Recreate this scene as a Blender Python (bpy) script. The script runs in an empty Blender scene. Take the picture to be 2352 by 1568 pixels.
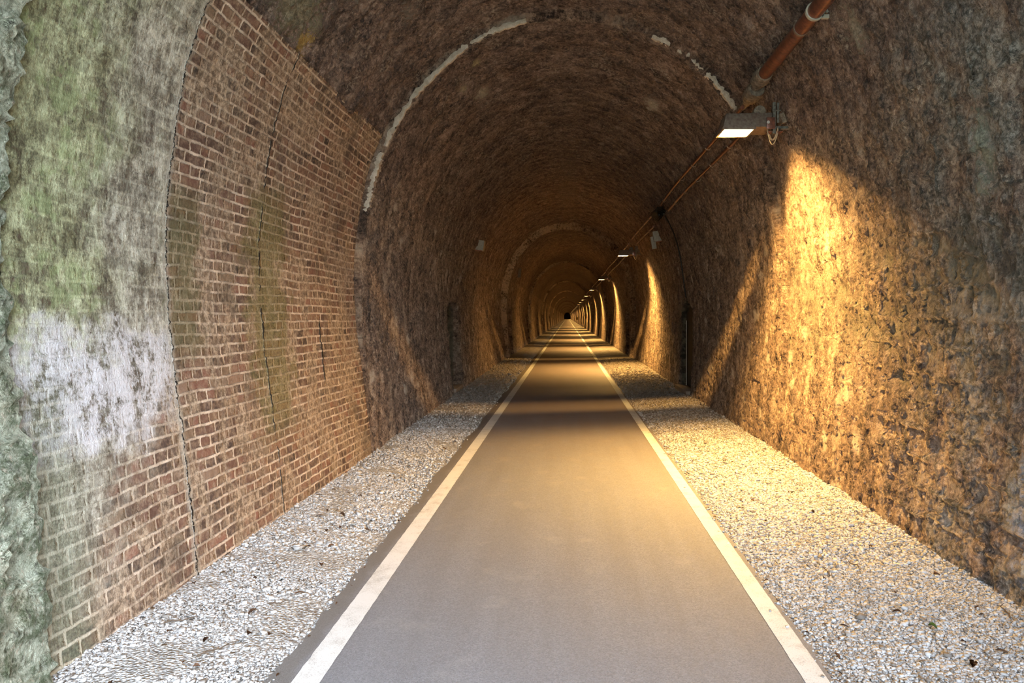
import bpy, bmesh, math, random
import numpy as np
from mathutils import Vector, Matrix
random.seed(7); rng = np.random.default_rng(11)
C = bpy.context.scene.collection
PI = math.pi
EYE = 1.7

# ------------------------------------------------------------------ node helpers
class S:
    """a socket (or number) that builds Math nodes when used in arithmetic"""
    def __init__(s, nt, v): s.nt = nt; s.v = v
    def m(s, op, b=None, c=None, clamp=False):
        n = s.nt.nodes.new('ShaderNodeMath'); n.operation = op; n.use_clamp = clamp
        for i, x in enumerate((s, b, c)):
            if x is None: continue
            put(s.nt, n.inputs[i], x)
        return S(s.nt, n.outputs[0])
    def __add__(s, b): return s.m('ADD', b)
    def __radd__(s, b): return s.m('ADD', b)
    def __sub__(s, b): return s.m('SUBTRACT', b)
    def __rsub__(s, b): return S(s.nt, float(b)).m('SUBTRACT', s)
    def __mul__(s, b): return s.m('MULTIPLY', b)
    def __rmul__(s, b): return s.m('MULTIPLY', b)
    def __truediv__(s, b): return s.m('DIVIDE', b)
    def __rtruediv__(s, b): return S(s.nt, float(b)).m('DIVIDE', s)
    def cl(s): return s.m('ADD', 0.0, clamp=True)
def put(nt, inp, x):
    v = x.v if isinstance(x, S) else x
    if isinstance(v, bpy.types.NodeSocket): nt.links.new(v, inp)
    elif isinstance(v, tuple) and len(v) == 3 and inp.type == 'RGBA': inp.default_value = (*v, 1)
    else: inp.default_value = v
class G:
    def __init__(g, nt): g.nt = nt
    def node(g, t, **kw):
        n = g.nt.nodes.new(t)
        for k, v in kw.items(): setattr(n, k, v)
        return n
    def coord(g, name): return S(g.nt, g.node('ShaderNodeTexCoord').outputs[name])
    def sep(g, v):
        n = g.node('ShaderNodeSeparateXYZ'); put(g.nt, n.inputs[0], v); return [S(g.nt, o) for o in n.outputs]
    def comb(g, x, y, z=0.0):
        n = g.node('ShaderNodeCombineXYZ')
        for i, a in enumerate((x, y, z)): put(g.nt, n.inputs[i], a)
        return S(g.nt, n.outputs[0])
    def noise(g, vec, scale, detail=4, rough=.55, dist=0., col=False):
        n = g.node('ShaderNodeTexNoise'); put(g.nt, n.inputs['Vector'], vec)
        n.inputs['Scale'].default_value = scale; n.inputs['Detail'].default_value = detail
        n.inputs['Roughness'].default_value = rough; n.inputs['Distortion'].default_value = dist
        return S(g.nt, n.outputs[1 if col else 0])
    def voro(g, vec, scale, out='Distance', feature='F1', rnd=1.):
        n = g.node('ShaderNodeTexVoronoi', feature=feature); put(g.nt, n.inputs['Vector'], vec)
        n.inputs['Scale'].default_value = scale; n.inputs['Randomness'].default_value = rnd
        return S(g.nt, n.outputs[out])
    def white(g, vec):
        n = g.node('ShaderNodeTexWhiteNoise', noise_dimensions='3D'); put(g.nt, n.inputs['Vector'], vec); return S(g.nt, n.outputs[0])
    def step(g, x, a, b):
        n = g.node('ShaderNodeMapRange', interpolation_type='SMOOTHSTEP'); put(g.nt, n.inputs[0], x)
        lo, hi, t0, t1 = (a, b, 0., 1.) if a < b else (b, a, 1., 0.)
        n.inputs[1].default_value = lo; n.inputs[2].default_value = hi; n.inputs[3].default_value = t0; n.inputs[4].default_value = t1
        return S(g.nt, n.outputs[0])
    def mix(g, f, a, b, mode='MIX'):
        n = g.node('ShaderNodeMix', data_type='RGBA', blend_type=mode); put(g.nt, n.inputs[0], f)
        put(g.nt, n.inputs[6], a); put(g.nt, n.inputs[7], b); return S(g.nt, n.outputs[2])
    def ramp(g, x, pts):
        n = g.node('ShaderNodeValToRGB'); put(g.nt, n.inputs[0], x); r = n.color_ramp
        while len(r.elements) < len(pts): r.elements.new(.5)
        for e, (p, c) in zip(r.elements, pts): e.position = p; e.color = (*c, 1)
        return S(g.nt, n.outputs[0])
    def vadd(g, a, b, op='ADD'):
        n = g.node('ShaderNodeVectorMath', operation=op); put(g.nt, n.inputs[0], a); put(g.nt, n.inputs[1], b); return S(g.nt, n.outputs[0])
    def vscale(g, a, k):
        n = g.node('ShaderNodeVectorMath', operation='SCALE'); put(g.nt, n.inputs[0], a); n.inputs['Scale'].default_value = k; return S(g.nt, n.outputs[0])

def new_mat(name):
    m = bpy.data.materials.new(name); m.use_nodes = True; nt = m.node_tree; nt.nodes.clear()
    out = nt.nodes.new('ShaderNodeOutputMaterial'); b = nt.nodes.new('ShaderNodeBsdfPrincipled')
    nt.links.new(b.outputs[0], out.inputs[0]); return m, nt, G(nt), b, out
def disp(m, nt, out, h, method='BOTH'):
    d = nt.nodes.new('ShaderNodeDisplacement'); put(nt, d.inputs['Height'], h)
    d.inputs['Midlevel'].default_value = 0; d.inputs['Scale'].default_value = 1
    nt.links.new(d.outputs[0], out.inputs['Displacement']); m.displacement_method = method
def simple(name, col, rough=.6, metal=0., var=.25, scale=20, bump=.002, col2=None, spec=.4):
    m, nt, g, b, out = new_mat(name); P = g.coord('Object')
    n = g.noise(P, scale, 5, .6)
    c2 = col2 or tuple(c*(1-var) for c in col)
    put(nt, b.inputs['Base Color'], g.ramp(n, [(.35, c2), (.65, col)]))
    b.inputs['Roughness'].default_value = rough; b.inputs['Metallic'].default_value = metal
    b.inputs['Specular IOR Level'].default_value = spec
    if bump: disp(m, nt, out, g.noise(P, scale*2, 4)*bump, 'BUMP')
    return m

# ------------------------------------------------------------------ masonry materials
def stone_material(name, row, width, soot=0., vault=False):
    m, nt, g, b, out = new_mat(name)
    P = g.coord('Object'); UV = g.coord('UV'); px, py, pz = g.sep(P)
    far = g.step(py, 6., 11.)
    w1 = g.vscale(g.vadd(g.noise(P, 1.7, 2, col=True), (.5, .5, .5), 'SUBTRACT'), .22)
    w2 = g.vscale(g.vadd(g.noise(P, 7., 3, col=True), (.5, .5, .5), 'SUBTRACT'), .09)
    W = g.vadd(g.vadd(UV, w1), w2)
    bt = g.node('ShaderNodeTexBrick'); put(nt, bt.inputs['Vector'], W)
    bt.offset = .43; bt.squash = 1.35; bt.squash_frequency = 3
    for k, v in (('Scale', 1.), ('Mortar Size', .022), ('Mortar Smooth', .9), ('Brick Width', width), ('Row Height', row), ('Bias', 0.)): bt.inputs[k].default_value = v
    bt.inputs['Color1'].default_value = (0, 0, 0, 1); bt.inputs['Color2'].default_value = (1, 1, 1, 1); bt.inputs['Mortar'].default_value = (.5, .5, .5, 1)
    joint = S(nt, bt.outputs['Fac']); tone = S(nt, bt.outputs['Color'])
    # stretched in v (vertical on walls) for washed-down mineral streaks
    u, v, _ = g.sep(UV)
    vs = g.comb(u, v*.28, 0.)
    streak = g.noise(g.vadd(vs, g.vscale(w2, 1.)), 5., 6, .62)
    big = g.noise(P, 1.1, 4, .6)
    med = g.noise(P, 4.5, 7, .68, .4)
    fine = g.noise(P, 26., 6, .7)
    pit = g.voro(g.vadd(P, w2), 17.)
    chip = g.voro(g.vadd(P, w2), 7.5)
    clump = g.step(med, .42, .62)
    grit = g.noise(P, 13., 8, .8)
    h = (big-.5)*.13 + (med-.5)*.15 + (grit-.5)*.07 + (fine-.5)*.02 - joint*(.013 if not vault else .012)*clump + g.step(pit, .0, .5)*.006 - g.step(chip, .65, .25)*.012
    if not vault:
        nearb = g.step(py+(big-.5)*2., 7., 5.)
        h = h-joint*nearb*.02*g.step(med, .35, .5)
    mixv = med*.30+streak*.20+grit*.34+fine*.16
    shade = g.ramp(mixv, [(.425, (.040, .029, .025)), (.470, (.165, .112, .086)), (.520, (.33, .228, .168)), (.575, (.60, .46, .345))])
    shade = g.mix(g.step(tone, .2, .8)*.3, shade, g.mix(.6, shade, (.08, .065, .055)))
    cave = g.step(grit, .40, .33)
    shade = g.mix(cave*.8, shade, (.035, .026, .020))
    if not vault: shade = g.mix(joint*nearb*g.step(grit, .56, .46)*.8, shade, (.05, .042, .034))
    flag = g.step(g.voro(g.vadd(P, g.vscale(w2, 2.)), 3.1, 'Distance', 'DISTANCE_TO_EDGE'), .035, .0)*g.step(big, .5, .6)
    shade = g.mix(flag*.45, shade, (.04, .03, .024))
    # pale lime wash lying in joints and running down
    lime = g.step(streak, .53, .68)*g.step(big, .35, .6)
    smear = (lime*(.75+.25*g.step(py, 7., 4.))+joint*.35*g.step(grit, .42, .58)*g.step(big, .4, .6)).cl()
    shade = g.mix(smear*(.22 if vault else .7), shade, (.56, .44, .33))
    # mineral blooms with small dark hole
    bl = g.voro(g.vadd(P, g.vscale(w2, 2.6)), 1.9 if not vault else 1.5)
    bloom = g.step(bl+(grit-.5)*.35, .24 if not vault else .15, .08)
    shade = g.mix(bloom*(.8 if not vault else .55)*g.step(big, .38, .5), shade, (.62, .52, .42))
    shade = g.mix(g.step(bl, .030, .012), shade, (.02, .016, .012))
    # greenish grey stone and algae where daylight reaches, near the portal
    alg = g.step(py+(big-.5)*3., 6.2, 3.6)
    shade = g.mix(alg*g.step(g.noise(P, 3.2, 5, .6), .35, .6)*.75, shade, g.mix(g.step(fine, .4, .62), (.10, .105, .088), (.38, .375, .34)))
    if not vault: shade = g.mix(g.step(px, 0., -1.)*g.step(py, 4., 3.3)*.65, shade, g.mix(g.step(med*.5+grit*.5, .42, .56), (.085, .11, .05), (.46, .50, .38)))
    if soot:
        sm = g.step(pz+(big-.5)*1.4, 2.9, 3.9)*soot
        shade = g.mix(sm, shade, g.mix(1., shade, (.80, .76, .80), 'MULTIPLY'))
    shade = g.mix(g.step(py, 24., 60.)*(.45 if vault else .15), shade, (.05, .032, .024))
    speck = g.noise(g.comb(u, v*.5, 0.), 34., 5, .75)
    shade = g.mix(g.step(speck, .56, .66)*.5, shade, (.56, .44, .35))
    shade = g.mix(g.step(speck, .44, .36)*.6, shade, (.035, .026, .022))
    if vault:
        ms = g.step(g.noise(P, 2.4, 2), .60, .64)*g.step(fine, .5, .6)
        shade = g.mix(ms*.5, shade, (.5, .43, .34))
    nn = (grit-.5)*4.2+(med-.5)*2.2+(fine-.5)*1.2
    def spot(cx, cy, cz, rx_, ry_, rz_, col, amt=.9):
        q = g.vadd(g.vadd(P, (cx, cy, cz), 'SUBTRACT'), (rx_, ry_, rz_), 'DIVIDE')
        n_ = g.node('ShaderNodeVectorMath', operation='LENGTH'); put(nt, n_.inputs[0], q)
        return g.mix(g.step(S(nt, n_.outputs[1])+nn, 1.05, .7)*amt, shade, g.mix(g.step(fine, .4, .62), tuple(c*.55 for c in col), col))
    for a_ in SPOTS[vault]: shade = spot(*a_)
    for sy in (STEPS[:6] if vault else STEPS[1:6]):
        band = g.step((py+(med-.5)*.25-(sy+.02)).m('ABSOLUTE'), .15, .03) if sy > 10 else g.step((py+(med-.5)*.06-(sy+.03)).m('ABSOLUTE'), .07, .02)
        shade = g.mix(band*g.step(streak*.5+grit*.5, .42, .54)*(.85 if sy > 10 else .5)*(g.step(px+(big-.5)*2., 1.2, -.4)*.8+.2), shade, (.72, .56, .42))  # paler ring stone at the steps; stronger left side paints in lamp light
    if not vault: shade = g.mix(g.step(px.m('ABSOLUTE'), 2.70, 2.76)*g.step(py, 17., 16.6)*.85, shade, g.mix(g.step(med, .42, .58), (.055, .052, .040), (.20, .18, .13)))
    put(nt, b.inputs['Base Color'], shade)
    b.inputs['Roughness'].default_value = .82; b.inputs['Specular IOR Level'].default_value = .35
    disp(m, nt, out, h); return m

def brick_material():
    m, nt, g, b, out = new_mat('old brick facing'); P = g.coord('Object'); UV = g.coord('UV'); px, py, pz = g.sep(P)
    wob = g.vscale(g.vadd(g.noise(P, 9., 3, col=True), (.5, .5, .5), 'SUBTRACT'), .018)
    wob2 = g.vscale(g.vadd(g.noise(P, 1.2, 2, col=True), (.5, .5, .5), 'SUBTRACT'), .055)
    u, v, _ = g.sep(g.vadd(g.vadd(UV, wob), wob2))
    ch = .0775
    row = (v/ch).m('FLOOR'); fv = (v/ch).m('FRACT')
    odd = row.m('MODULO', 2.).m('GREATER_THAN', .5)
    # some courses break the bond
    L = odd*.13+.13
    off = g.white(g.comb(row, 3., 7.))*.05 + odd*.065
    uu = (u+off)/L
    cell = uu.m('FLOOR'); fu = uu.m('FRACT')
    eu = (fu.m('MINIMUM', 1-fu))*L; ev = (fv.m('MINIMUM', 1-fv))*ch
    e = eu.m('MINIMUM', ev)
    fine = g.noise(P, 60., 5, .7); med = g.noise(P, 6., 6, .65); big = g.noise(P, 1.4, 4, .6)
    brick = g.step(e+(fine-.5)*.016, .0045, .0135)
    rnd = g.white(g.comb(cell, row, odd)); rnd2 = g.white(g.comb(row, cell, 5.))
    bc = g.ramp(rnd, [(.0, (.045, .034, .030)), (.3, (.10, .060, .047)), (.6, (.155, .085, .063)), (.85, (.23, .105, .075)), (1., (.19, .135, .09))])
    bc = g.mix(g.step(g.noise(P, 18., 7, .75), .42, .62)*.6, bc, (.34, .235, .165))
    lone = g.step(rnd2, .94, .97)
    bc = g.mix(lone*.6, bc, (.30, .21, .15))
    mort = g.mix(g.step(med, .3, .62), (.34, .25, .185), (.74, .60, .48))
    base = g.mix(brick, mort, bc)
    # worn lime skin smeared over parts of the facing
    u0, v0, _ = g.sep(UV)
    vs = g.noise(g.comb(u0, v0*.35, 0.), 4.5, 7, .68)
    skin = g.step(vs*.5+med*.3+big*.2, .455, .545)
    base = g.mix(skin*.78, base, g.mix(g.step(g.noise(P, 22., 7, .78), .42, .60), (.15, .105, .07), (.52, .40, .29)))
    dark = g.step(g.noise(P, 1.9, 5, .6, .3), .56, .66)
    base = g.mix(dark*.5, base, (.07, .055, .042))
    # limewashed, algae-covered first bay beside the portal
    bay = g.step(py, 4.47, 4.43)
    hgt = pz+(big-.5)*1.3+(med-.5)*.6
    cover = g.step(hgt+(4.45-py)*.9, .95, 1.55)*bay
    n5 = g.noise(g.comb(u0, v0*.5, 0.), 6.5, 8, .72)
    n6 = g.noise(P, 16., 8, .8)
    wv = n5*.45+n6*.40+fine*.15
    wash = g.ramp(wv, [(.405, (.055, .047, .038)), (.455, (.16, .14, .11)), (.51, (.36, .33, .265)), (.585, (.66, .63, .54))])
    wash = g.mix(g.step(big*.5+med*.5, .44, .36)*.7, wash, g.mix(1., wash, (.48, .42, .36), 'MULTIPLY'))
    wash = g.mix((1-brick)*.22*g.step(med, .4, .6), wash, (.60, .57, .47))
    wash = g.mix(g.step(rnd2, .62, .7)*brick*.30*g.step(big, .55, .45), wash, (.10, .085, .07))
    greenm = g.step(py+(big-.5)*2.2, 4.2, 3.3)*g.step(pz, 1.2, 1.9)
    wash = g.mix(greenm*.7, wash, g.mix(1., wash, (.78, .90, .55), 'MULTIPLY'))
    wash = g.mix(greenm*g.step(med, .52, .60)*.45, wash, (.25, .32, .14))
    lav = g.step(pz+(med-.5)*.9, 1.75, 1.45)*g.step(pz+(med-.5)*.9, .85, 1.15)
    wash = g.mix(lav*.8*g.step(wv, .43, .52), wash, (.66, .64, .69))
    base = g.mix(cover*(g.step(wv+(1-brick)*.05, .40, .46)*.35+.6), base, wash)
    gl = g.step(py+(big-.5)*.5, 3.62, 3.36)*g.step(pz, 1.6, 1.1)
    base = g.mix(gl*.6, base, g.mix(brick, (.38, .38, .29), g.mix(g.step(fine, .4, .6), (.10, .11, .075), (.22, .24, .16))))
    # yellow-green moss around the second joint
    mo = g.step((py-5.95).m('ABSOLUTE')+(med-.5)*1.3, .5, .18)*g.step((pz-1.75).m('ABSOLUTE')+(big-.5)*.8, 1.2, .75)
    base = g.mix(mo*.6, base, g.mix(g.step(fine, .4, .6), (.09, .085, .03), (.27, .24, .10)))
    mo2 = g.step((py-4.65).m('ABSOLUTE')+(med-.5)*.8, .3, .1)*g.step((pz-2.0).m('ABSOLUTE'), .7, .4)
    base = g.mix(mo2*.5, base, (.14, .14, .06))
    # open vertical joints
    jw = (g.noise(g.comb(0., v0, 0.), 5., 3)-.5)*.05
    def joint(y, wid): return g.step((py+jw-y).m('ABSOLUTE'), wid, wid*.4)
    j1 = joint(4.45, .010); j2 = joint(5.8, .013)*g.step(med, .42, .5); j3 = joint(7.12, .022)*g.step((pz-1.35).m('ABSOLUTE'), .34, .28)
    jl = joint(4.45, .05)
    base = g.mix(jl*.55, base, (.46, .42, .36))
    jj = (j1*g.step(fine, .42, .5)+j2+j3).cl()
    base = g.mix(jj, base, (.022, .018, .015))
    put(nt, b.inputs['Base Color'], base); b.inputs['Roughness'].default_value = .85; b.inputs['Specular IOR Level'].default_value = .3
    cov = 1-cover*.55
    h = (brick*.009*g.step(skin, 1.6, 0.) + (rnd-.5)*.004*brick)*cov + (fine-.5)*.006 + (med-.5)*.016 + (big-.5)*.05 - jj*.010 + cover*(n5-.5)*.03
    disp(m, nt, out, h); return m

STEPS = [8.42, 28.6, 46.5, 72.0, 98., 127., 160., 200., 250., 310., 380.]
SPOTS = {False: [(2.42, 4.62, 3.55, .5, .22, .16, (.62, .60, .50)), (2.36, 4.75, 3.75, .5, .08, .18, (.60, .55, .40)), (2.35, 5.15, 3.75, .5, .06, .08, (.75, .72, .66)),
                 (2.52, 4.35, 2.75, .5, .10, .30, (.42, .43, .34)), (2.66, 3.95, .55, .5, .10, .35, (.55, .52, .55)), (2.66, 4.3, 1.75, .5, .45, .08, (.45, .38, .31))],
         True: [(-1.26, 10.1, 5.06, .10, .20, .3, (.60, .50, .37)), (-1.45, 9.5, 4.9, .06, .12, .3, (.55, .45, .3)), (-1.2, 9.0, 5.1, .06, .10, .3, (.55, .45, .25)), (1.33, 10.6, 5.0, .12, .22, .3, (.62, .53, .42)),
                (-2.1, 5.5, 4.2, .35, .35, .25, (.34, .28, .18)), (-2.26, 5.85, 4.05, .08, .10, .12, (.72, .46, .14)), (0, 21, 5.4, .30, 5., .6, (.30, .22, .17), .6),
                (2.2, 5.5, 4.0, .3, .12, .2, (.5, .43, .33)), (-1.9, 5.9, 4.55, .1, .25, .1, (.52, .46, .38)), (-1.6, 7.0, 4.8, .1, .2, .1, (.4, .33, .26))]}
M = {}
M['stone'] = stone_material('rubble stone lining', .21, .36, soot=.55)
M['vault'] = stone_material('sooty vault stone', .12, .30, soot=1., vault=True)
M['brick'] = brick_material()

def ground_material():
    m, nt, g, b, out = new_mat('crushed limestone verge'); P = g.coord('Object'); px, py, pz = g.sep(P)
    vd = g.voro(P, 58.); vc = g.voro(P, 58., 'Color'); r, _, _ = g.sep(vc)
    big = g.noise(P, 1.3, 4, .6); med = g.noise(P, 7., 5, .7)
    c = g.ramp(r, [(0., (.22, .21, .20)), (.4, (.40, .395, .39)), (1., (.56, .555, .55))])
    c = g.mix(g.step(vd, .45, .75)*.6, c, (.10, .085, .07))
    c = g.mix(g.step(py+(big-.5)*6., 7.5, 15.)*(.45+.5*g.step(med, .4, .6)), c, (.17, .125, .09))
    edge = g.step(px.m('ABSOLUTE')+(med-.5)*.5+(big-.5)*.5, 1.62, 1.38)
    dirt = g.step(big*.5+med*.5, .53, .63)
    c = g.mix((dirt*.15+edge*.6).cl()*g.step(r, 1.1, .2), c, (.15, .115, .085))
    put(nt, b.inputs['Base Color'], c); b.inputs['Roughness'].default_value = .9
    disp(m, nt, out, g.step(vd, .8, 0.)*.012+(med-.5)*.02, 'BUMP'); return m
M['gravel_base'] = ground_material()
def chip_material():
    m, nt, g, b, out = new_mat('white stone chippings'); P = g.coord('Object')
    isl = S(nt, g.node('ShaderNodeNewGeometry').outputs['Random Per Island'])
    c = g.ramp(isl, [(0., (.12, .095, .075)), (.18, (.24, .22, .20)), (.45, (.42, .41, .41)), (1., (.60, .60, .61))])
    px, py, pz = g.sep(P); bg_ = g.noise(P, 1.3, 4, .6)
    c = g.mix(g.noise(P, 90., 3)*.3, c, (.45, .42, .38))
    c = g.mix(g.step(bg_*.6+g.noise(P, 4., 4)*.4,   .52, .62)*.3, c, (.24, .215, .19))
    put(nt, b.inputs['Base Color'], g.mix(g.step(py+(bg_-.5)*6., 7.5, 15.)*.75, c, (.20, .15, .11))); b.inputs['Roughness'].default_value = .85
    return m
M['chips'] = chip_material()
def asphalt_material():
    m, nt, g, b, out = new_mat('worn grey asphalt'); P = g.coord('Object'); px, py, pz = g.sep(P)
    vd = g.voro(P, 140.); vc, _, _ = g.sep(g.voro(P, 140., 'Color')); med = g.noise(P, 3., 6, .6); fine = g.noise(P, 220., 3, .6)
    c = g.mix(vc, (.145, .144, .155), (.22, .218, .232)); c = g.mix(g.step(fine, .66, .74), c, (.42, .40, .38))
    tracks = g.noise(g.comb(px*2.2, py*.12, 0.), 2.5, 4)
    c = g.mix(g.step(tracks, .3, .7)*.3, c, (.13, .122, .118))
    c = g.mix(g.step(med, .55, .72)*.28, c, (.30, .285, .27))
    c = g.mix(g.step(py+(med-.5)*3., 6., 14.)*.45, c, (.27, .17, .125))  # browner further in: warm bounced lamp light put into the asphalt colour
    ed = g.step(px+(med-.5)*.22, -1.27, -1.34)
    c = g.mix(ed*.55, c, (.12, .105, .085))
    put(nt, b.inputs['Base Color'], c); put(nt, b.inputs['Roughness'], med*.2+.55)
    b.inputs['Specular IOR Level'].default_value = .45
    disp(m, nt, out, fine*.0015+g.step(vd, .6, 0.)*.0015, 'BUMP'); return m
M['asphalt'] = asphalt_material()
def paint_material():
    m, nt, g, b, out = new_mat('worn white road paint'); P = g.coord('Object')
    f = g.noise(P, 160., 4, .7); md = g.noise(P, 6., 6, .65)
    c = g.mix(g.step(md*.5+f*.5, .48, .66), (.60, .59, .575), (.35, .33, .30)); c = g.mix(g.step(f, .63, .72), c, (.22, .2, .18))
    put(nt, b.inputs['Base Color'], c); b.inputs['Roughness'].default_value = .7
    disp(m, nt, out, f*.0015, 'BUMP'); return m
M['paint'] = paint_material()
M['rust'] = simple('rusty red painted pipe', (.27, .105, .068), .30, .45, col2=(.12, .050, .036), scale=25, bump=.0008, spec=.8)
M['socket'] = simple('crusted grey pipe socket', (.26, .20, .145), .85, .0, col2=(.10, .075, .055), scale=30, bump=.012)
M['housing'] = simple('weathered grey metal housing', (.21, .165, .13), .6, .3, scale=30, bump=.001, col2=(.13, .085, .065))
M['bracket'] = simple('stained galvanised bracket', (.20, .19, .16), .55, .4, scale=40, col2=(.07, .06, .05))
M['bolt'] = simple('bright bolt steel', (.62, .58, .52), .4, .6, scale=40, bump=0)
M['wire'] = simple('pale cable', (.46, .37, .25), .5, 0, scale=30, bump=0)
M['black'] = simple('black rubber', (.018, .017, .016), .6, 0, scale=30)
M['clip'] = simple('grey pipe clip', (.24, .18, .14), .5, .3, scale=30, bump=0)
M['board'] = simple('pale grey weathered board', (.44, .41, .33), .8, 0, scale=22, col2=(.34, .31, .26))
M['white'] = simple('white plastic', (.75, .76, .76), .5, 0, bump=0)
M['redstrip'] = simple('brownish red strip', (.34, .13, .08), .6, 0, bump=0)
M['dull'] = simple('dull brown grey board', (.20, .16, .125), .8, 0)
M['concrete'] = simple('stained concrete', (.36, .28, .21), .85, 0, scale=12, bump=.006)
M['leaf'] = simple('dead brown leaf', (.16, .075, .035), .8, 0, scale=60, bump=0, col2=(.05, .028, .018))
M['greenleaf'] = simple('green leaf', (.10, .17, .03), .6, 0, scale=60, bump=0)
M['twig'] = simple('grey brown twig', (.11, .075, .05), .8, 0, scale=60)
M['yellow'] = simple('yellow sign face', (.80, .46, .05), .5, 0, bump=0)
M['outside'] = simple('outdoor verge of gravel and grass', (.30, .30, .24), .9, 0, scale=3, col2=(.16, .19, .09), bump=.02)
M['lime'] = simple('pale lime mortar', (.52, .44, .36), .85, 0, scale=18, bump=.012, col2=(.36, .29, .22))
def glow_material():
    m = bpy.data.materials.new('lit lamp glass'); m.use_nodes = True; nt = m.node_tree; nt.nodes.clear()
    o = nt.nodes.new('ShaderNodeOutputMaterial'); e = nt.nodes.new('ShaderNodeEmission')
    e.inputs[0].default_value = (1, .74, .33, 1); e.inputs[1].default_value = 18
    nt.links.new(e.outputs[0], o.inputs[0]); return m
M['glow'] = glow_material()

# ------------------------------------------------------------------ object helpers
def link(name, me, mat=None, parent=None, smooth=True):
    o = bpy.data.objects.new(name, me); C.objects.link(o)
    if mat: me.materials.append(M[mat])
    if parent: o.parent = parent
    if smooth: me.polygons.foreach_set('use_smooth', [True]*len(me.polygons))
    return o
def tag(o, label=None, cat=None, group=None, kind=None):
    for k, v in (('label', label), ('category', cat), ('group', group), ('kind', kind)):
        if v: o[k] = v
    return o
def thing(name, loc, label, cat, group=None, rot=(0, 0, 0)):
    o = bpy.data.objects.new(name, None); C.objects.link(o); o.empty_display_size = .1
    o.location = loc; o.rotation_euler = rot; return tag(o, label, cat, group)
def obj(name, bm, mat, parent=None, smooth=True, bevel=0):
    if bevel: bmesh.ops.bevel(bm, geom=bm.edges[:], offset=bevel, segments=2, affect='EDGES', profile=.6)
    bmesh.ops.recalc_face_normals(bm, faces=bm.faces[:])
    me = bpy.data.meshes.new(name); bm.to_mesh(me); bm.free()
    o = link(name, me, mat, parent, False)
    if smooth:
        for p in me.polygons: p.use_smooth = True
        me.set_sharp_from_angle(angle=math.radians(35))
    return o
def box(bm, c, s, rot=None):
    mt = Matrix.Translation(c)
    if rot is not None: mt = mt @ rot.to_4x4()
    mt = mt @ Matrix.Diagonal((*s, 1)); bmesh.ops.create_cube(bm, size=1, matrix=mt); return bm
def tube(bm, pts, r, n=10, cap=True):
    pts = [Vector(p) for p in pts]; rings = []
    rs = r if isinstance(r, (list, tuple)) else [r]*len(pts)
    t0 = (pts[1]-pts[0]).normalized(); up = Vector((0, 0, 1)) if abs(t0.z) < .9 else Vector((1, 0, 0))
    a = t0.cross(up).normalized()
    for i, p in enumerate(pts):
        t = (pts[min(i+1, len(pts)-1)]-pts[max(i-1, 0)]).normalized()
        a = (a-t*a.dot(t)).normalized(); b2 = t.cross(a)
        rings.append([bm.verts.new(p+(a*math.cos(2*PI*k/n)+b2*math.sin(2*PI*k/n))*rs[i]) for k in range(n)])
    for i in range(len(rings)-1):
        for k in range(n): bm.faces.new((rings[i][k], rings[i][(k+1) % n], rings[i+1][(k+1) % n], rings[i+1][k]))
    if cap: bm.faces.new(rings[0][::-1]); bm.faces.new(rings[-1])
    return bm
def torus(bm, c, R, r, axis='Y', a0=0, a1=2*PI, n=24):
    pts = []
    for i in range(n+1):
        a = a0+(a1-a0)*i/n; pts.append(Vector(c)+Vector((math.cos(a)*R, 0, math.sin(a)*R)))
    return tube(bm, pts, r, 8)
def copy_tree(o, parent=None):
    c = o.copy(); C.objects.link(c); c.parent = parent
    for ch in [x for x in o.children]: copy_tree(ch, c)
    return c

# ------------------------------------------------------------------ tunnel cross-section
ctrl = [(-2.40, -.12), (-2.42, .1), (-2.48, .8), (-2.53, 1.6), (-2.53, 2.4), (-2.42, 3.2), (-2.22, 3.83), (-1.84, 4.45), (-1.16, 5.07), (-.4, 5.35), (.4, 5.35), (1.2, 5.07),
        (1.86, 4.53), (2.26, 3.88), (2.48, 3.2), (2.61, 2.4), (2.66, 1.6), (2.66, .8), (2.63, .1), (2.62, -.12)]
def catmull(P, n=40):
    P = [Vector((x, z)) for x, z in P]; Q = [2*P[0]-P[1]]+P+[2*P[-1]-P[-2]]; out = []
    for i in range(1, len(Q)-2):
        for k in range(n):
            t = k/n; p0, p1, p2, p3 = Q[i-1:i+3]
            out.append(.5*((2*p1)+(p2-p0)*t+(2*p0-5*p1+4*p2-p3)*t*t+(3*p1-p0-3*p2+p3)*t**3))
    out.append(Q[-2]); return out
_p = np.array([[a.x, a.y] for a in catmull(ctrl)])
_s = np.concatenate([[0], np.cumsum(np.hypot(*np.diff(_p, axis=0).T))]); SL = _s[-1]
def prof(s):
    x = np.interp(s, _s, _p[:, 0]); z = np.interp(s, _s, _p[:, 1])
    e = .02; tx = np.interp(s+e, _s, _p[:, 0])-np.interp(s-e, _s, _p[:, 0]); tz = np.interp(s+e, _s, _p[:, 1])-np.interp(s-e, _s, _p[:, 1])
    l = np.hypot(tx, tz); return x, z, -tz/l, tx/l        # outward normal (left going up: tangent +z -> normal -x)
AMP = [.10, .26, .14, .16, .12, .10, .12, .10, .12, .1, .1]
def sm(x, a, b): t = np.clip((x-a)/(b-a), 0, 1); return t*t*(3-2*t)
def ring_off(y):
    if y < STEPS[0]: return .10
    for i in range(1, len(STEPS)):
        if y < STEPS[i]: return AMP[i]*float(sm(y, STEPS[i-1]+1, STEPS[i]-2))
    return 0.
NW = .80
NICHES = [15.52+14.6*k for k in range(9)]
brick_y0, brick_y1 = 3.17, STEPS[0]
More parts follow.
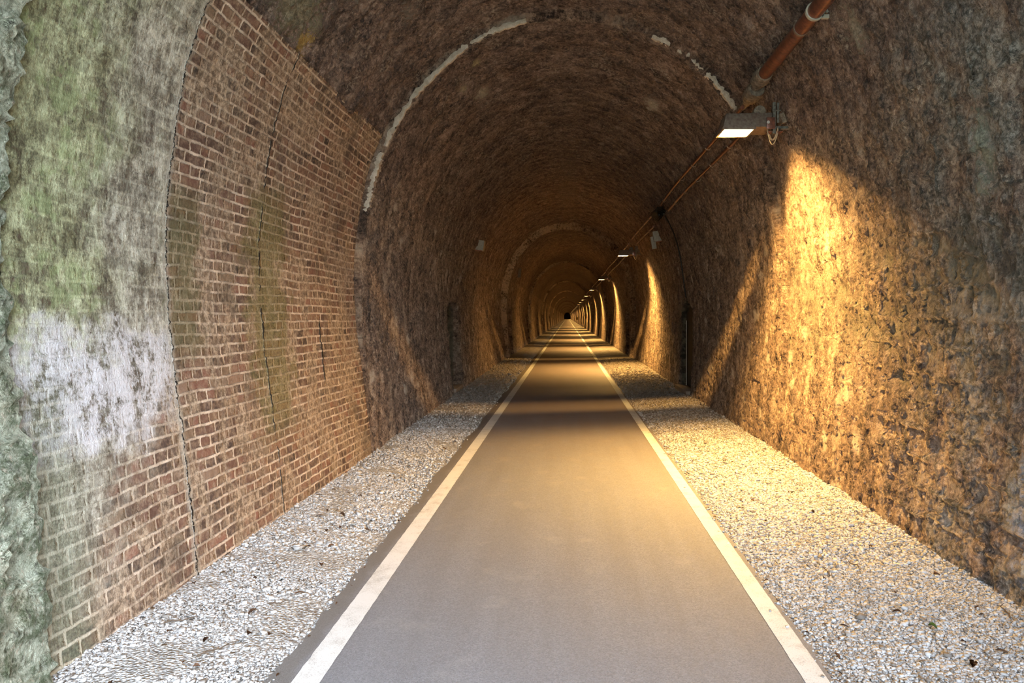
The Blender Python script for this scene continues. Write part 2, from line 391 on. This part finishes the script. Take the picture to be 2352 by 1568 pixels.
def shell_point_arrays(s, y):
    x, z, nx, nz = prof(s)
    ro = ring_off(y)
    off = ro*(sm(z, 0, 2.6) if y < STEPS[0] else (.45+.55*sm(z, 0, 2.6)))
    if brick_y0+.03 < y < brick_y1-.02: off = off+.09*(s < s_bricktop-.10)
    if y < 3.16: off = off-.055*(s < s_bricktop+.3)*(1-.4*sm(z, 2.5, 4.2))
    X = x+nx*off; Z = z+nz*off
    for ny in NICHES:
        d = abs(y-ny)
        if d <= NW+.001:
            top = 2.05-.20*(d/NW)**2
            inside = (z < top) & (np.abs(x) > 2.2)
            X = np.where(inside, np.where(x > 0, 2.90, -2.98), X)
    return X, Z
def ylist():
    L = [560.5]+list(np.arange(-1.5, 2.6, .1))+list(np.arange(2.6, 9, .02))+list(np.arange(9, 20, .04))+list(np.arange(20, 50, .12))+list(np.arange(50, 135, .4))+list(np.arange(135, 561, 3.))
    for a in STEPS: L += [a-.001, a+.012]
    for a in NICHES:
        L = [q for q in L if abs(abs(q-a)-NW) > .015]; L += [a-NW-.01, a-NW+.002, a+NW-.002, a+NW+.01]
    return np.array(sorted(set(np.round(L, 4))))
s_left = float(np.interp(3.30, _p[:len(_p)//2, 1], _s[:len(_p)//2]))
half = len(_p)//2
s_right = float(np.interp(-3.30, -_p[half:, 1], _s[half:]))
s_bricktop = float(np.interp(3.93, _p[:half, 1], _s[:half]))
def grid_mesh(name, S_, Y_, fn, mat, hole=None):
    nS, nY = len(S_), len(Y_); V = np.zeros((nY, nS, 3))
    for j, y in enumerate(Y_):
        X, Z = fn(S_, y); V[j, :, 0] = X; V[j, :, 1] = y; V[j, :, 2] = Z
    idx = np.arange(nS*nY).reshape(nY, nS)
    q = np.stack([idx[:-1, :-1], idx[:-1, 1:], idx[1:, 1:], idx[1:, :-1]], -1)
    if hole is not None:
        keep = ~hole(.5*(V[:-1, :-1, 1]+V[1:, :-1, 1]), .5*(S_[None, :-1]+S_[None, 1:])+0*V[:-1, :-1, 1]); q = q[keep]
    q = q.reshape(-1, 4); me = bpy.data.meshes.new(name)
    me.vertices.add(nS*nY); me.vertices.foreach_set('co', V.reshape(-1))
    me.loops.add(len(q)*4); me.loops.foreach_set('vertex_index', q.reshape(-1).astype(np.int32))
    me.polygons.add(len(q)); me.polygons.foreach_set('loop_start', np.arange(0, len(q)*4, 4, dtype=np.int32))
    me.polygons.foreach_set('use_smooth', np.ones(len(q), bool)); me.update(calc_edges=True)
    uv = me.uv_layers.new(name='UVMap'); UVv = np.stack([np.repeat(Y_, nS), np.tile(S_, nY)], -1)
    uv.data.foreach_set('uv', UVv[q.reshape(-1)].reshape(-1).astype(np.float32))
    me.validate(); return link(name, me, mat, None, False)
ds = .024
YL = ylist()
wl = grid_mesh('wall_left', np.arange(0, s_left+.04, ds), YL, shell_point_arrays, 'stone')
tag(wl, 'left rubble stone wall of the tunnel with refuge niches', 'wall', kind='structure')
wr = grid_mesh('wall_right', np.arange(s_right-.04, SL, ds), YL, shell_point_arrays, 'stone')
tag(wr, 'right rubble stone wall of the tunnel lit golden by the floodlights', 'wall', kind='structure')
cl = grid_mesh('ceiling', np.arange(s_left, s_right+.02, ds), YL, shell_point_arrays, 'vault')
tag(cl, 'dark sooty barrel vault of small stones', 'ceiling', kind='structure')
def brick_fn(s, y):
    x, z, nx, nz = prof(s)
    off = .10*sm(z, 0, 2.6)-.012
    if y > brick_y1-.02: off = off+.07
    off = np.where(s > s_bricktop-.03, off+.10, off)
    return x+nx*off, z+nz*off
BY = np.concatenate([[brick_y0-.03], np.arange(brick_y0-.015, brick_y1-.02, .013), [brick_y1]])
bw = grid_mesh('wall_left_brick', np.arange(0, s_bricktop, .013), BY, brick_fn, 'brick')
tag(bw, 'old red brick facing on the left wall beside the portal, partly limewashed and mossy', 'brick wall', kind='structure')
# end of the tunnel
bm = bmesh.new(); box(bm, (0, 560.25, 2.7), (7, .6, 7)); o = obj('wall_back', bm, 'vault', None); tag(o, 'dark far end of the tunnel', 'wall', kind='structure')

# seam: lime mortar ribbon left on the step of the vault, broken into runs
def seam_run(z0, z1, side, w, y=STEPS[0]):
    bm = bmesh.new()
    h_ = _p[:half] if side < 0 else _p[half:]
    ss_ = _s[:half] if side < 0 else _s[half:]
    a, b_ = (float(np.interp(q*1, h_[:, 1] if side < 0 else h_[::-1, 1], ss_ if side < 0 else ss_[::-1])) for q in (z0, z1))
    n = 60; prev = None
    for i in range(n+1):
        s = a+(b_-a)*i/n; x, z, nx, nz = [float(q) for q in prof(np.array(s))]
        ww = w*(.35+1.1*abs(math.sin(i*.9)*math.sin(i*.37+1)))*min(1, 4*i/n+.15, 4*(n-i)/n+.15)
        jit = random.uniform(-.012, .012)
        q_ = .5+.5*abs(math.sin(i*.63+2)*math.sin(i*.21))
        sec = [(nx*(.06*q_+.01), -.006), (nx*.03*q_, -.016), (nx*(-.006), -.010), (nx*(-.012), .01+ww), (nx*.06, .02+ww)]
        ring = []
        for (o1, dy) in sec:
            k = o1/nx if abs(nx) > 1e-4 else .02
            ring.append(bm.verts.new((x+nx*(k+jit), y+dy, z+nz*(k+jit))))
        if prev:
            for k in range(5): bm.faces.new((prev[k], prev[(k+1) % 5], ring[(k+1) % 5], ring[k]))
        prev = ring
    return bm
for i, (z0, z1, sd, w) in enumerate([(3.80, 5.33, -1, .006), (2.95, 3.72, -1, .06), (4.25, 5.15, 1, .03)]):
    o = obj('mortar_seam', seam_run(z0, z1, sd, w), 'lime')
    tag(o, ['long thin pale mortar line curving over the left of the vault', 'broad pale mortar patch where the brick meets the stone vault', 'broken pale mortar line on the vault above the first floodlight'][i], 'mortar line', kind='structure')

# ------------------------------------------------------------------ ground
def strip(name, xl, xr, ys, mat, nx=2, zf=None):
    bm = bmesh.new(); prev = None
    for y in ys:
        a, b_ = xl(y), xr(y); row = []
        for i in range(nx):
            x = a+(b_-a)*i/(nx-1); row.append(bm.verts.new((x, y, zf(x, y) if zf else 0)))
        if prev:
            for i in range(nx-1): bm.faces.new((prev[i], prev[i+1], row[i+1], row[i]))
        prev = row
    return obj(name, bm, mat)
from mathutils import noise as mn
def nz(x, y, s, seed=0): return mn.noise(Vector((x*s, y*s, seed)))
GY = [float(v) for v in np.concatenate([np.arange(-1.5, 2.6, .2), np.arange(2.6, 14, .04), np.arange(14, 40, .3), np.arange(40, 562, 4)])]
lx = lambda y: -1.405-.05*nz(0, y, .9, 1)-.03*nz(0, y, 5, 2)-.015*nz(0, y, 21, 2)
rx = lambda y: 1.255+.02*nz(0, y, 1.1, 3)+.015*nz(0, y, 9, 4)
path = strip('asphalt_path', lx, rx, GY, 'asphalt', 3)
tag(path, 'grey asphalt cycle path running straight down the tunnel', 'path', kind='structure')
for a, b_, sd in ((-1.283, -1.150, -1), (1.107, 1.222, 1)):
    o = strip('edge_line', lambda y: a+.004*nz(0, y, 14, 8+sd), lambda y: b_+.004*nz(0, y, 14, 5+sd), GY, 'paint', 2, lambda x, y: .004)
    o.parent = path; o['label'] = 'white painted edge line on the %s of the path' % ('left' if sd < 0 else 'right')
def gz(x, y):
    w = abs(x)-1.3; return -.028+.045*min(1, max(0, w*1.4))+.018*nz(x, y, 2.2, 6)*min(1, max(0, w*3))
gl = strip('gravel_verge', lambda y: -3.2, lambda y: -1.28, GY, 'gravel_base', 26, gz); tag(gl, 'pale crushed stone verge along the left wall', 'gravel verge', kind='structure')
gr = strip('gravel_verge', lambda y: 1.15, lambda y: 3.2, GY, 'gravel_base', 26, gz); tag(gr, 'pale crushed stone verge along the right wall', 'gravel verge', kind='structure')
# loose chippings: angular stones, one mesh per verge
def chippings(side, x0, x1, label):
    pts = []
    for (ya, yb, dens, sz) in ((2.5, 4.6, 11500, .0064), (4.6, 7.2, 7600, .0076), (7.2, 11., 2900, .0092), (11., 15., 1000, .0105), (15., 20., 420, .014), (20., 28., 160, .016)):
        n = int((yb-ya)*(x1-x0)*dens); X = rng.uniform(x0, x1, n); Y = rng.uniform(ya, yb, n)
        SZ = sz*rng.lognormal(0, .33, n); pts.append(np.stack([X, Y, SZ], -1))
    P = np.concatenate(pts); ex = np.array([abs(lx(y)) if side < 0 else rx(y) for y in P[:, 1]])
    d = P[:, 0]-ex
    clump = np.array([nz(x, y, 1.6, 31+side)+.5*nz(x, y, 5, 33) for x, y in P[:, :2]])
    keepp = np.where(d < 0, .03*np.exp(d*30), np.clip(.25+d*(3.0 if side < 0 else 6.)+clump*.5, 0, 1))
    keepp = np.where((clump > .5), keepp*.8, keepp)
    keepp = np.where((np.abs(P[:, 1]-15.5) < .95) & (P[:, 0] > (2.45 if side < 0 else 2.52)), 0, keepp)
    P = P[rng.uniform(size=len(P)) < keepp]; n = len(P)
    base = np.array([[x, y, z] for x in (-1, 1) for y in (-1, 1) for z in (-1, 1)], float)*.62
    V = base[None]+rng.uniform(-.34, .34, (n, 8, 3)); V[:, :, 2] *= rng.uniform(.5, .95, (n, 1)); V[:, :, 0] *= rng.uniform(.8, 1.6, (n, 1))
    a = rng.uniform(0, 2*PI, n); t = rng.normal(0, .35, n)
    ca, sa, ct, st = np.cos(a), np.sin(a), np.cos(t), np.sin(t)
    y2 = V[:, :, 1]*ct[:, None]-V[:, :, 2]*st[:, None]; z2 = V[:, :, 1]*st[:, None]+V[:, :, 2]*ct[:, None]; x2 = V[:, :, 0]
    V = np.stack([x2*ca[:, None]-y2*sa[:, None], x2*sa[:, None]+y2*ca[:, None], z2], -1)*P[:, 2][:, None, None]
    zz = np.array([gz(x, y) for x, y in P[:, :2]]); zz = np.where(P[:, 0] < np.array([abs(lx(y)) if side < 0 else rx(y) for y in P[:, 1]]), .0, zz)
    V[:, :, 0] += (P[:, 0]*side)[:, None]; V[:, :, 1] += P[:, 1][:, None]; V[:, :, 2] += (zz+P[:, 2]*rng.uniform(.15, .75, n))[:, None]
    q = np.array([[0, 1, 3, 2], [4, 6, 7, 5], [0, 4, 5, 1], [2, 3, 7, 6], [0, 2, 6, 4], [1, 5, 7, 3]])
    F = (q[None]+(np.arange(n)*8)[:, None, None]).reshape(-1)
    me = bpy.data.meshes.new('gravel'); me.vertices.add(n*8); me.vertices.foreach_set('co', V.reshape(-1))
    me.loops.add(len(F)); me.loops.foreach_set('vertex_index', F.astype(np.int32)); me.polygons.add(n*6)
    me.polygons.foreach_set('loop_start', np.arange(0, n*24, 4, dtype=np.int32)); me.update(calc_edges=True)
    o = link('gravel', me, 'chips', None, False); tag(o, label, 'gravel', kind='stuff')
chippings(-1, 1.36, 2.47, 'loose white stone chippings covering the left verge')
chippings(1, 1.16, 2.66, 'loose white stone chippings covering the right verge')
# outdoor ground behind the camera
bm = bmesh.new(); box(bm, (0, -16.6, -.25), (40, 30, .4)); o = obj('ground', bm, 'outside'); tag(o, 'open ground outside the portal', 'ground', kind='structure')

# ------------------------------------------------------------------ litter
def leaf_mesh(w, l, curl):
    bm = bmesh.new(); rows = []
    for i in range(6):
        t = i/5; ww = w*math.sin(PI*min(.97, max(.03, t)))**.8*(1+.18*(i % 2)); zc = curl*math.sin(t*2.6)
        rows.append([bm.verts.new((k*ww, (t-.5)*l, zc+abs(k)*curl*.8+.003)) for k in (-1, 0, 1)])
    for i in range(5):
        for k in range(2): bm.faces.new((rows[i][k], rows[i][k+1], rows[i+1][k+1], rows[i+1][k]))
    r = bmesh.ops.solidify(bm, geom=bm.faces[:], thickness=.0012); return bm
def put_leaf(src, x, y, z, k=1., mat=None):
    o = src.copy(); C.objects.link(o); o.location = (x, y, z); o.rotation_euler = (random.uniform(-.25, .25), random.uniform(-.25, .25), random.uniform(0, 6.28)); o.scale = (k, k, k); return o
protos = []
for w, l, c in ((.012, .045, .008), (.017, .04, .012), (.009, .055, .006)):
    o = obj('dead_leaf', leaf_mesh(w, l, c), 'leaf'); protos.append(o)
first = [True]*3
def leaf(x, y, label, grp, k=1.):
    i = random.randrange(3); z = max(gz(x, y), -.01)+.012 if (x < -1.42 or x > 1.25) else .005
    if first[i]: first[i] = False; o = protos[i]; o.location = (x, y, z); o.rotation_euler = (0, 0, random.uniform(0, 6)); o.scale = (k,)*3
    else: o = put_leaf(protos[i], x, y, z, k)
    tag(o, label, 'leaf', grp)
for i in range(60):
    y = 2.9+8.5*random.random()**1.3; x = -random.uniform(1.45, 2.36)
    leaf(x, y, 'small dead brown leaf lying among the chippings of the left verge', 'dead leaves on the left verge', random.uniform(.5, 1.15))
for i in range(42):
    y = 3.3+8*random.random()**1.3; x = random.uniform(1.34, 2.5)
    leaf(x, y, 'small dead brown leaf lying among the chippings of the right verge', 'dead leaves on the right verge', random.uniform(.45, 1.0))
for i in range(26):
    y = 3.1+3.2*random.random(); x = random.choice((-1, 1)); x = -random.uniform(1.36, 1.5) if x < 0 else random.uniform(1.235, 1.3)
    leaf(x, y, 'tiny dead leaf fragment caught along the edge of the asphalt', 'leaf fragments along the asphalt edge', random.uniform(.3, .7))
for (px, py) in ((523, 1183+700-600), ):
    pass
def gp(px, py): y = 1568*EYE/(py-728); return (px-1303)*y/1568, y
o = put_leaf(protos[1], *gp(2142, 1455), .03, 1.0); o.data = o.data.copy(); o.data.materials.clear(); o.data.materials.append(M['greenleaf']); o.name = 'green_leaf'
tag(o, 'single green leaf on the right verge chippings near the bottom right', 'leaf')
del o
for i, (px, py, L, a) in enumerate([(500, 1500, .20, .9), (415, 1440, .16, .5), (1900, 1318, .13, 1.4), (1960, 1305, .12, 1.8), (2310, 1420, .20, 1.2), (640, 1395, .10, .6), (940, 1015, .22, 1.7)]):
    x, y = gp(px, py); z = gz(x, y)+.022
    bm = bmesh.new(); pts = [(x+math.cos(a+.2*math.sin(j*2))*L*(j/5-.5), y+math.sin(a)*L*(j/5-.5)+.01*math.sin(j*1.9), z+.004*math.sin(j*1.4)) for j in range(6)]
    tube(bm, pts, [.004, .0045, .004, .0035, .003, .002], 6)
    tag(obj('twig', bm, 'twig'), ['long thin twig on the left verge at the bottom left', 'short twig on the left verge close to the foot of the brick', 'twig in the middle of the right verge, the left of two', 'twig in the middle of the right verge, the right of two',
        'dark twig at the foot of the right wall by the frame edge', 'short twig on the left verge beside the red bricks', 'dark stick on the left verge where the brick wall ends'][i], 'twig')

# ------------------------------------------------------------------ floodlights
COL = (1., .575, .155)
def lamp_data():
    L = bpy.data.lights.new('sodium floodlight beam', 'POINT'); L.energy = LAMP_W; L.color = (1, 1, 1); L.shadow_soft_size = .05
    L.use_nodes = True; nt = L.node_tree; g = G(nt); em = next(n for n in nt.nodes if n.type == 'EMISSION')
    d = S(nt, g.node('ShaderNodeNewGeometry').outputs['Incoming']); dx, dy, dz = g.sep(d)
    t = (dz*-1.).m('MAXIMUM', .02)
    r = (dy-dx*.22)/t; fx = (dx/t).m('ABSOLUTE')
    main = g.step(r, 1.15, .60)*g.step(r, -2.1, -.1)
    strk = g.step(r, 1.36, 1.60)*g.step(r, 1.98, 1.72)*g.step(dx/t, .85, .35)*1.7 + g.step(r, 1.95, 1.0)*g.step(r, .6, 1.1)*.13
    strk2 = g.step(r, -1.45, -1.6)*g.step(r, -2.0, -1.85)*.12
    spill = g.step(dy, .25, .8)*g.step(dx, .35, -.25)*g.step(dz, -.4, 0.)*SPILL
    I = spill+(main+strk+strk2)*t.m('POWER', 1.0)/(1.+fx.m('POWER', 1.6))*g.step(fx, 7., 3.)
    em.inputs[0].default_value = (*COL, 1); put(nt, em.inputs[1], I); return L
LAMP_W = 1550.
SPILL = .045
LD = lamp_data()
LX, LZ = 1.82, EYE+2.0
def make_floodlight(loc):
    t = thing('floodlight', loc, 'x', 'floodlight')
    # origin: centre of the glass; housing body is a trapezoid box widening upward to the wall
    bm = bmesh.new()
    vs = [(-.17, -.17, .012), (.34, -.17, .012), (.36, .17, .012), (-.17, .17, .012), (-.13, -.13, .165), (.36, -.13, .175), (.36, .13, .175), (-.13, .13, .165)]
    V = [bm.verts.new(v) for v in vs]
    for f in ((0, 3, 2, 1), (4, 5, 6, 7), (0, 1, 5, 4), (1, 2, 6, 5), (2, 3, 7, 6), (3, 0, 4, 7)): bm.faces.new([V[i] for i in f])
    obj('housing', bm, 'housing', t, bevel=.008)
    bm = bmesh.new()
    for c, s in (((-.165, 0, 0), (.02, .35, .025)), ((.165, 0, 0), (.02, .35, .025)), ((0, -.165, 0), (.33, .02, .025)), ((0, .165, 0), (.33, .02, .025))): box(bm, c, s)
    obj('glass_frame', bm, 'housing', t)
    bm = bmesh.new(); box(bm, (0, 0, .006), (.305, .305, .008)); obj('lit_glass', bm, 'glow', t)
    bm = bmesh.new(); box(bm, (.33, -.178, .05), (.09, .012, .12)); obj('side_plate', bm, 'rust', t, bevel=.003)
    bm = bmesh.new(); box(bm, (.42, 0, -.005), (.16, .10, .012)); obj('bottom_plate', bm, 'rust', t, bevel=.003)
    bm = bmesh.new(); tube(bm, [(.30, -.18, .055), (.30, -.196, .055)], .016, 14); obj('bolt', bm, 'bolt', t)
    bm = bmesh.new()
    box(bm, (.405, -.03, .14), (.035, .05, .34)); box(bm, (.45, -.03, .20), (.025, .03, .22)); box(bm, (.50, 0, .05), (.14, .03, .03)); box(bm, (.43, -.03, .22), (.09, .06, .014))
    obj('wall_bracket', bm, 'bracket', t, bevel=.004)
    bm = bmesh.new(); box(bm, (.50, -.03, .14), (.05, .07, .11), Matrix.Rotation(-.35, 3, 'Y')); box(bm, (.53, -.02, .03), (.10, .018, .014)); obj('terminal_block', bm, 'socket', t, bevel=.006)
    bm = bmesh.new(); tube(bm, [(.25, -.06, .21), (.25, .07, .21)], .065, 18); obj('junction_box', bm, 'socket', t, bevel=.006)
    for a, b_, dpt, yy in ((.32, .44, .125, -.07), (.34, .46, .16, -.02), (.37, .47, .10, .03)):
        bm = bmesh.new(); pts = []
        for i in range(17):
            k = i/16; pts.append((a+(b_-a)*k, yy+.02*math.sin(k*3), .03-dpt*(math.sin(PI*k)**.75)))
        tube(bm, pts, .0055, 6); obj('cable_loop', bm, 'wire', t)
    lo = bpy.data.objects.new('beam_light', LD); C.objects.link(lo); lo.parent = t; lo.location = (0, 0, -.05)
    return t
names = ['nearest', 'second', 'third', 'fourth', 'fifth', 'sixth', 'seventh', 'eighth', 'ninth', 'tenth', 'eleventh', 'twelfth']
lamp0 = make_floodlight((LX, 7.39, LZ))
lamps = [lamp0]
LY = [7.39, 22.2, 36.4, 50.6]+[50.6+14.4*k for k in range(1, 34)]
for i, y in enumerate(LY):
    if i: o = copy_tree(lamp0); o.location = (LX, y, LZ); lamps.append(o)
    else: o = lamp0
    o['group'] = 'floodlights along the right of the tunnel'
    if i == 0: o['label'] = 'nearest and largest floodlight glowing white on the right wall beside the big rusty pipe'
    elif i < 12: o['label'] = '%s floodlight from the front in the row along the right wall' % names[i]
    else: o['label'] = 'tiny far floodlight glowing deep in the tunnel beyond the twelfth'

# ------------------------------------------------------------------ pipes
CX, CZ = 2.075, EYE+2.56
t = thing('conduit_pipe', (CX, 2, CZ), 'thick rusty red pipe running along the upper right of the vault', 'pipe')
bm = bmesh.new(); tube(bm, [(0, y, 0) for y in np.arange(-3.4, 5.3, .3)]+[(0, 5.25, 0)], .068, 24); obj('pipe_run', bm, 'rust', t)
for yy in (3.72, 4.05):
    bm = bmesh.new(); tube(bm, [(0, yy-.015, 0), (0, yy+.015, 0)], .079 if yy < 4 else .072, 24)
    if yy < 4: box(bm, (.085, yy, -.045), (.06, .03, .03)); box(bm, (.10, yy, .06), (.02, .025, .14))
    obj('pipe_clamp', bm, 'clip' if yy > 4 else 'board', t)
for k, (ya, yb, r, dx, dz) in enumerate(((5.16, 5.42, .095, 0, 0), (5.50, 5.80, .10, .01, -.05))):
    bm = bmesh.new(); n = 12; pts = []; rs = []
    for i in range(n+1):
        q = i/n; pts.append((dx, ya+(yb-ya)*q, dz)); rs.append(r*(.84+.16*math.sin(PI*q)+.05*math.sin(q*14)))
    tube(bm, pts, rs, 20); obj('pipe_socket', bm, 'socket', t)
bm = bmesh.new(); tube(bm, [(0, 5.4, 0), (.0, 5.52, -.03), (.01, 5.8, -.06), (-.01, 6.2, -.08)], [.05, .06, .06, .03], 16); obj('pipe_elbow', bm, 'socket', t)
def thin_pipe(x, z, y0, y1, label, grp=None, clips=True, bend=0.):
    t = thing('cable_pipe', (x, y0, z), label, 'pipe', grp)
    bm = bmesh.new(); pts = [(.012*math.sin(y*.9), y-y0, .012*math.sin(y*.63)+bend*((y-y0)/(y1-y0)-1)**2*0) for y in np.arange(y0, y1+.01, .7)]
    tube(bm, pts, .025, 12); obj('pipe_run', bm, 'rust', t)
    if clips:
        for y in np.arange(y0+.8, min(y1, 75), 1.1):
            bm = bmesh.new(); torus(bm, (.0, y-y0, 0), .042, .006, a0=-PI*.95, a1=PI*.55, n=12)
            tube(bm, [(.02, y-y0, .03), (.06, y-y0, .05)], .006, 6)
            obj('pipe_clip', bm, 'clip', t)
    return t
UX, UZ, WX, WZ = 2.02, EYE+2.44, 2.145, EYE+2.265
thin_pipe(UX, UZ, 7.9, 15.1, 'upper of two thin rusty pipes between the nearest floodlight and the black cable knot', 'thin rusty pipes')
thin_pipe(WX, WZ, 8.2, 15.1, 'lower of two thin rusty pipes between the nearest floodlight and the black cable knot', 'thin rusty pipes')
thin_pipe(UX, UZ, 16.0, 22.0, 'upper of two thin rusty pipes just before the second floodlight', 'thin rusty pipes')
thin_pipe(WX, WZ, 17.0, 21.8, 'lower of two thin rusty pipes just before the second floodlight', 'thin rusty pipes')
for i in range(1, 9):
    for nm, X, Z in (('upper', UX, UZ), ('lower', WX, WZ)):
        thin_pipe(X, Z-.03, LY[i]+.4, LY[i+1]-.4, '%s thin rusty pipe running between the %s and %s floodlights' % (nm, names[i], names[i+1]), 'thin rusty pipes', clips=(i < 3))
# black knot of cable at the joint and the cable that runs down to the niche
def wallpt(z, y, side=1, gap=.03):
    if side > 0: s = float(np.interp(z, _p[half:, 1][::-1], _s[half:][::-1]))
    else: s = float(np.interp(z, _p[:half, 1], _s[:half]))
    x, zz, nx, nzz = [float(q) for q in prof(np.array(s))]; off = ring_off(y)*.9-gap
    return Vector((x+nx*off, y, zz+nzz*off))
t = thing('cable_knot', (2.06, 15.5, EYE+2.36), 'black knot of cables where the two thin pipes break off', 'cable')
for k in range(6):
    bm = bmesh.new(); a = k*1.1
    pts = [(.10*math.cos(a+j*.9)*(1-.03*j), -.42+.14*j, .09*math.sin(a+j*.8)-.02) for j in range(8)]
    tube(bm, pts, .024, 8); obj('cable_strand', bm, 'black', t)
bm = bmesh.new(); pts = []
for j in range(40):
    k = j/39; p = wallpt(4.0-k*1.85, 15.55-.1*math.sin(k*5)-.35*k, 1, .045); pts.append(p)
tube(bm, pts, .014, 8); tag(obj('hanging_cable', bm, 'black'), 'black cable running down the right wall to the top of the niche', 'cable')

# ------------------------------------------------------------------ boxes and fittings on the walls
def wall_box(px, py, y, w, h, side, rotx, label, strip_):
    x = (px-1303)*y/1568; z = EYE-(py-728)*y/1568
    t = thing('wall_box', (x, y, z), label, 'box', None, (0, rotx, 0))
    bm = bmesh.new(); box(bm, (-side*0, 0, 0), (w*.55, .28, h)); obj('casing', bm, 'board', t, bevel=.006)
    bm = bmesh.new(); box(bm, (side*w*.38, .0, 0), (w*.22, .24, h*.92)); obj('side_panel', bm, 'board', t, bevel=.004)
    bm = bmesh.new(); box(bm, (side*w*.55, -.10, -h*.44), (w*.34, .05, .035)); obj('white_rail', bm, 'white', t)['label'] = 'small white rail under the box'
    bm = bmesh.new(); box(bm, (side*w*.25, -.10, -h*.54), (w*.8, .04, .022)); obj('bottom_strip', bm, 'redstrip', t)
    if strip_:
        bm = bmesh.new(); box(bm, (-side*w*.30, 0, -h*.55), (w*.30, .10, h*1.2)); obj('hanging_board', bm, 'board', t, bevel=.004)
wall_box(1509, 543, 17.9, .40, .27, 1, -.16, 'pale grey box with a hanging board high on the right wall', True)
wall_box(1105, 564, 18.6, .32, .27, -1, .14, 'pale grey box high on the left wall', False)
p = wallpt(EYE+2.05, 31.3, -1, .08)
bm = bmesh.new(); box(bm, (0, 0, 0), (.14, .10, .42)); box(bm, (0, -.06, 0), (.12, .02, .38)); o = obj('wall_plate', bm, 'dull', bevel=.006); o.location = p; o.rotation_euler = (0, .12, 0)
tag(o, 'narrow dull board high on the left wall beyond the stepped arch', 'board')
# niche fittings
bm = bmesh.new(); box(bm, (2.74, 15.55, .02), (.34, 1.55, .15)); o = obj('concrete_step', bm, 'concrete', bevel=.012); tag(o, 'low concrete step at the foot of the right niche', 'step')
bm = bmesh.new(); box(bm, (-2.70, 15.75, .02), (.44, 1.0, .16)); o = obj('concrete_step', bm, 'concrete', bevel=.012); tag(o, 'low stone step at the foot of the left niche', 'step')
bm = bmesh.new(); tube(bm, [(2.80, 16.05, .1), (2.80, 16.05, 1.62)], .010, 8); tag(obj('metal_rod', bm, 'bolt'), 'thin pale upright rod inside the right niche', 'rod')
bm = bmesh.new(); a_ = [bm.verts.new((2.835, 15.52+dx_, zz_)) for dx_, zz_ in [(-.72, .09), (.72, .09)]+[(.72*math.cos(q*PI/12), 1.72+.22*math.sin(q*PI/12)) for q in range(13)]]
f_ = bm.faces.new(a_); e_ = bmesh.ops.extrude_face_region(bm, geom=[f_]); bmesh.ops.translate(bm, verts=[v for v in e_['geom'] if isinstance(v, bmesh.types.BMVert)], vec=(.05, 0, 0))
tag(obj('door_1', bm, 'black', None, False), 'black door closing the right niche', 'door', kind='structure')
t = thing('wall_sign', (2.62, 176, EYE-.35), 'tiny round yellow sign far down the right wall', 'sign')
bm = bmesh.new(); tube(bm, [(0, -.02, 0), (0, .02, 0)], .33, 24); obj('sign_face', bm, 'yellow', t)
bm = bmesh.new(); tube(bm, [(0, 0, 0), (.2, 0.02, 0)], .03, 8); obj('sign_arm', bm, 'bracket', t)

# ------------------------------------------------------------------ daylight, camera, view
w = bpy.data.worlds.new('daylight'); bpy.context.scene.world = w; w.use_nodes = True; nt = w.node_tree; g = G(nt)
bg = nt.nodes['Background']; gx, gy, gzz = g.sep(g.coord('Generated'))
sky = g.mix(g.step(gzz, -.05, .5), (.68, .80, .80), (.72, .84, 1.04))
put(nt, bg.inputs[0], sky); put(nt, bg.inputs[1], 5.2*(.6+g.step(gx, -.6, .8)*1.1)*(.5+g.step(gzz, 0., .6)*.8))
SUN = bpy.data.lights.new('hazy sky glow', 'SUN'); SUN.energy = 2.0; SUN.angle = math.radians(50); SUN.color = (.92, .97, 1.)
so = bpy.data.objects.new('hazy_sun', SUN); C.objects.link(so)
so.rotation_euler = Vector((-.42, 1., -.62)).to_track_quat('-Z', 'Y').to_euler()
cam = bpy.data.cameras.new('camera'); co = bpy.data.objects.new('camera', cam); C.objects.link(co)
co.location = (0, 0, EYE); co.rotation_euler = (PI/2, 0, 0); cam.sensor_width = 36; cam.lens = 36*1568/2352
cam.shift_x = -127/2352; cam.shift_y = -56/2352; cam.clip_end = 2000; cam.clip_start = .05
sc = bpy.context.scene; sc.camera = co
vs = sc.view_settings; vs.view_transform = 'Standard'; vs.look = 'None'; vs.exposure = 1.3; vs.gamma = 1; vs.use_curve_mapping = False
